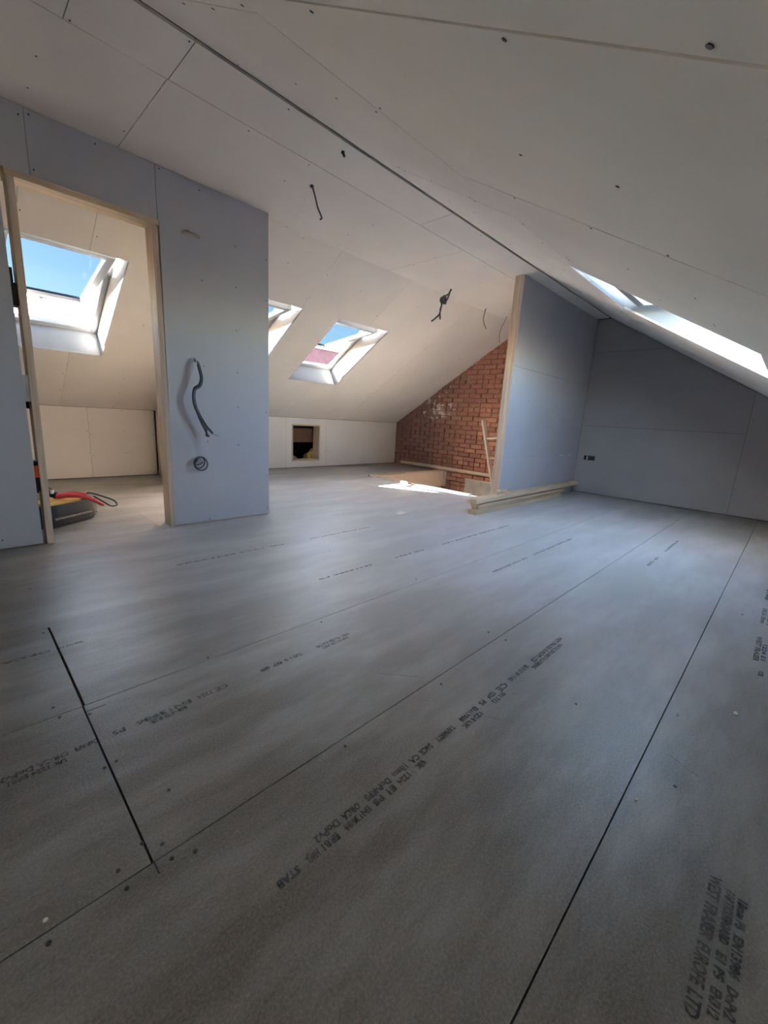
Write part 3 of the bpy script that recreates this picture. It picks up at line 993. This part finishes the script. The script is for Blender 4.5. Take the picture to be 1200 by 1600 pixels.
cable('wall_cable', 'thick dark cable bundle hanging from the blue partition right of the doorway', 'cable',
      [(main, .0085), (off(main[:8], (-.010, -.006, 0)) + [(1.259, 3.065, .805), (1.277, 3.066, .752), (1.305, 3.07, .700), (1.316, 3.075, .668)], .0075),
       (off(main[:8], (-.004, .009, .01)) + [(1.256, 3.08, .815), (1.28, 3.08, .757), (1.318, 3.08, .702)], .006)], M['cable'], None,
      [('bare_end', ends_, M['graycable']), ('loose_strand', T([(1.276, q+.002, 1.20), (1.262, 3.10, 1.19), (1.265, 3.085, 1.155), (1.28, 3.09, 1.14)], .004, 6, 4), M['steel']), ('end_tape', T([(1.305, 3.071, .678), (1.318, 3.075, .664), (1.330, 3.075, .667)], .008, 6, 3), M['cable'])])
def ring(c, r, n, tilt, ph=0, sq=1.0):
    out = []
    for k in range(n+1):
        a = ph+2*math.pi*k/n
        p = Vector((math.cos(a)*r, 0, math.sin(a)*r*sq))
        p = Matrix.Rotation(tilt[0], 3, 'X') @ (Matrix.Rotation(tilt[1], 3, 'Z') @ p)
        out.append(tuple(Vector(c)+p))
    return out
cc = (1.268, 3.108, .468)
cable('cable_coil', 'small coil of dark cable low on the blue partition', 'cable',
      [([(1.262, q+.003, .476), (1.25, 3.12, .478)] + ring(cc, .043, 12, (.2, .3), math.pi), .0042), (ring((1.272, 3.10, .462), .046, 12, (-.3, -.25), .5, 1.1), .0042), (ring((1.262, 3.113, .472), .036, 12, (.6, .2), 2.2, .7), .0040)], M['cable'], None,
      [('bare_end', T([(1.25, 3.09, .488), (1.27, 3.08, .494), (1.285, 3.085, .478)], .004, 6, 4), M['steel'])])
cable('cable_stub', 'short cable stub sticking out high on the blue partition', 'cable',
      [([(1.225, q+.003, 1.978), (1.245, 3.125, 1.976), (1.275, 3.10, 1.972), (1.312, 3.085, 1.958)], .009), ([(1.235, q+.003, 1.985), (1.25, 3.12, 1.988), (1.262, 3.11, 1.972)], .006)], M['graycable'])
cable('ceiling_cable', 'single dark cable hanging from the flat ceiling in front of the partition', 'cable',
      [([(1.832, 2.568, 2.311), (1.845, 2.568, 2.29), (1.866, 2.568, 2.245), (1.884, 2.568, 2.20), (1.912, 2.568, 2.163), (1.918, 2.568, 2.148), (1.905, 2.568, 2.139)], .0055)], M['cable'], None,
      [('grommet', T([(1.832, 2.568, 2.3105), (1.834, 2.568, 2.298)], .012, 8, 0), M['cable'])])
cable('ceiling_stub', 'tiny grey cable stub poking from the ceiling near the dark ridge gap', 'cable',
      [([(1.725, 2.132, 2.311), (1.73, 2.13, 2.297), (1.742, 2.135, 2.292)], .007), ([(1.732, 2.128, 2.311), (1.722, 2.135, 2.298)], .006)], M['cable'])
cable('cable_bundle', 'knotted bundle of dark cables hanging under the slope above the skylights', 'cable',
      [([(4.10, 3.08, 2.311), (4.085, 3.08, 2.285), (4.045, 3.075, 2.245), (3.985, 3.08, 2.205), (3.95, 3.08, 2.165), (3.975, 3.06, 2.145), (4.02, 3.08, 2.175), (3.99, 3.10, 2.20), (3.945, 3.09, 2.17), (3.95, 3.08, 2.11), (3.935, 3.08, 2.075), (3.93, 3.08, 2.025), (3.87, 3.08, 1.97), (3.80, 3.08, 1.92)], .0085),
       ([(4.11, 3.085, 2.311), (4.09, 3.09, 2.27), (4.065, 3.08, 2.23), (4.03, 3.08, 2.175), (3.985, 3.07, 2.155), (3.955, 3.09, 2.185), (3.99, 3.10, 2.165), (4.0, 3.085, 2.15), (3.955, 3.08, 2.125), (3.938, 3.08, 2.06), (3.934, 3.08, 2.02), (3.948, 3.08, 1.965)], .0085),
       (ring((3.985, 3.08, 2.178), .048, 14, (.2, .4), 0, .75), .011), (ring((3.985, 3.08, 2.165), .040, 14, (-.3, .1), 1, .7), .011), (ring((3.98, 3.085, 2.172), .034, 14, (.5, -.4), 2, .9), .010),
       ([(3.93, 3.08, 2.03), (3.915, 3.08, 2.0), (3.91, 3.08, 1.985)], .004)], M['cable'], None,
      [('bare_end', T([(3.935, 3.08, 2.02), (3.955, 3.08, 2.0), (3.965, 3.08, 1.99)], .003, 6, 3), M['copper'])])
cable('hanging_wire', 'thin pale wire hanging from the ceiling midway between bundle and post', 'wire',
      [([(5.00, 3.18, 2.311), (4.985, 3.18, 2.26), (4.967, 3.18, 2.18), (5.005, 3.18, 2.122), (5.06, 3.18, 2.08)], .0065)], M['graycable'])
cable('hanging_wire', 'thin curved wire hanging from the ceiling beside the timber post', 'wire',
      [([(5.49, 3.15, 2.311), (5.465, 3.15, 2.25), (5.394, 3.15, 2.151), (5.352, 3.15, 2.054), (5.38, 3.15, 1.955)], .0065)], M['graycable'])

# ------------------------------------------------------------------ tool bag on the floor of the small room
def rot_pts(bm, c, a):
    bmesh.ops.rotate(bm, verts=bm.verts, cent=c, matrix=Matrix.Rotation(a, 3, 'Z'))
    return bm
bc = Vector((.485, 3.70, 0))
ba = math.radians(35)
tb = thing('tool_bag', 'low black open tool bag on the floor inside the doorway', 'tool bag', bc)
def tub(w, d, h, t):
    bm = bmesh.new()
    prof = [(0, 1.0), (.02, 1.05), (.06, 1.06), (h, 1.0), (h+.006, .98), (h, .93), (.012, .93)]
    seg = 40
    rings = []
    for z, s in prof:
        R = []
        for k in range(seg):
            a = 2*math.pi*k/seg
            ca, sa = math.cos(a), math.sin(a)
            e = .45
            R.append(bm.verts.new(bc+Vector((math.copysign(abs(ca)**e, ca)*w/2*s, math.copysign(abs(sa)**e, sa)*d/2*s, z+.001))))
        rings.append(R)
    for A, C in zip(rings, rings[1:]):
        for k in range(seg):
            bm.faces.new((A[k], A[(k+1) % seg], C[(k+1) % seg], C[k]))
    bm.faces.new(rings[0][::-1])
    bm.faces.new(rings[-1])
    return rot_pts(bm, bc, ba)
obj('bag_body', tub(.42, .27, .15, .01), M['black'], tb)
obj('end_pocket', rot_pts(B(bc+Vector((.19, -.11, .035)), bc+Vector((.235, .11, .14)), .014), bc, ba), M['grey'], tb)
obj('pocket_trim', rot_pts(B(bc+Vector((.230, -.10, .03)), bc+Vector((.244, .10, .05)), .004), bc, ba), M['plaster'], tb)
obj('pocket_trim', rot_pts(B(bc+Vector((-.16, -.152, .055)), bc+Vector((.14, -.138, .07)), .004), bc, ba), M['grey'], tb)
tl = thing('tray', 'yellow plastic tray lying in the black tool bag', 'tray', bc+Vector((0, 0, .06)))
bm = bmesh.new()
box(bm, bc+Vector((-.15, -.09, .125)), bc+Vector((.11, .09, .158)), .01)
obj('tray_body', rot_pts(bm, bc, ba), M['yellow'], tl)
bm = B(bc+Vector((-.155, -.095, .154)), bc+Vector((.115, .095, .162)), .003)
obj('tray_rim', rot_pts(bm, bc, ba), M['yellow'], tl)
ct = thing('bolt_cutter', 'red and black cutting tool lying across the black tool bag', 'hand tool', (.56, 3.63, .163))
obj('handle', T([(.49, 3.69, .188), (.55, 3.62, .20), (.64, 3.57, .185), (.735, 3.54, .125)], lambda s: .021*(1-.55*s), 8, 5), M['red'], ct, smooth=True)
obj('handle', T([(.50, 3.705, .192), (.58, 3.65, .207), (.645, 3.61, .195)], .015, 8, 5), M['red'], ct, smooth=True)
obj('jaw', T([(.37, 3.77, .225), (.42, 3.745, .22), (.49, 3.695, .190)], lambda s: .014+.012*s, 8, 5), M['black'], ct, smooth=True)
obj('hinge_bolt', T([(.465, 3.695, .205), (.465, 3.705, .23)], .012, 8, 0), M['steel'], ct)
tag(obj('tool_lead', T([(.655, 3.72, .172), (.68, 3.70, .195), (.74, 3.67, .175), (.82, 3.65, .135), (.835, 3.61, .105), (.79, 3.58, .105), (.745, 3.585, .14), (.70, 3.65, .176)], .0055, 8, 8), M['cable'], smooth=True), 'loop of black lead trailing over the end of the tool bag', 'cable')
tag(obj('wire_hook', T([(.35, 3.79, .165), (.39, 3.79, .24), (.44, 3.77, .25), (.49, 3.76, .205), (.51, 3.75, .164)], .0035, 6, 6), M['cable'], smooth=True), 'thin black wire arching over the back of the tool bag', 'wire')
tag(obj('packet', rot_pts(B((.285, 3.66, .164), (.345, 3.73, .19), .006), Vector((.31, 3.7, .1)), ba), M['white']), 'small white packet in the bag behind the left door jamb', 'packet')

# ------------------------------------------------------------------ crumbs on the floor
def crumb(x, y, r, label):
    bm = bmesh.new()
    bmesh.ops.create_icosphere(bm, subdivisions=2, radius=r)
    rr = random.Random(int(x*1000))
    for v in bm.verts:
        v.co = v.co*rr.uniform(.75, 1.2)
        v.co.z *= .75
    zb = min(v.co.z for v in bm.verts)
    bmesh.ops.translate(bm, verts=bm.verts, vec=(x, y, -zb))
    tag(obj('plaster_crumb', bm, M['crumb']), label, 'debris')
crumb(1.674, -.032, .0065, 'largest white plaster crumb, on the right side of the floor')
crumb(1.52, .101, .0035, 'flat white speck of plaster left of the largest crumb')
crumb(1.064, .109, .0035, 'yellowish white speck beside the long floor joint at right')
crumb(.018, .755, .004, 'white crumb beside the floor joint at lower left')

# added unseen stack over the ridge, keeps direct sun off the right skylight
t = thing('sun_block_stack', None, None, (.6, 2.67, 2.7))
t['kind'] = 'structure'
obj('stack', B((-.9, 2.35, 2.66), (1.55, 3.0, 5.2), .02), M['render'], t)
obj('sun_block_cap', B((-1.0, 2.25, 5.2), (1.65, 3.1, 5.35), .02), M['plaster'], t)

# ------------------------------------------------------------------ neighbour across the street
GZ = -5.6
struct('ground', B((-40, 9, GZ-.2), (60, 70, GZ)), M['ground'])
t = thing('terraced_house', 'red brick house outside, seen through the open skylight nearest the brick wall', 'house', (21.8, 24, GZ))
obj('house_wall', B((13.6, 21.0, GZ), (30, 27, 4.58)), M['render'], t)
obj('parapet_coping', B((13.5, 20.93, 4.582), (30.1, 27.07, 4.66), .01), M['plaster'], t)
for x in (16.0, 20.5, 25.0):
    obj('window', B((x, 20.96, .6), (x+1.2, 21.02, 2.2), .01), M['sashwhite'], t)
obj('chimney', B((26.5, 23.5, 4.67), (27.6, 24.5, 6.6), .03), M['render'], t)
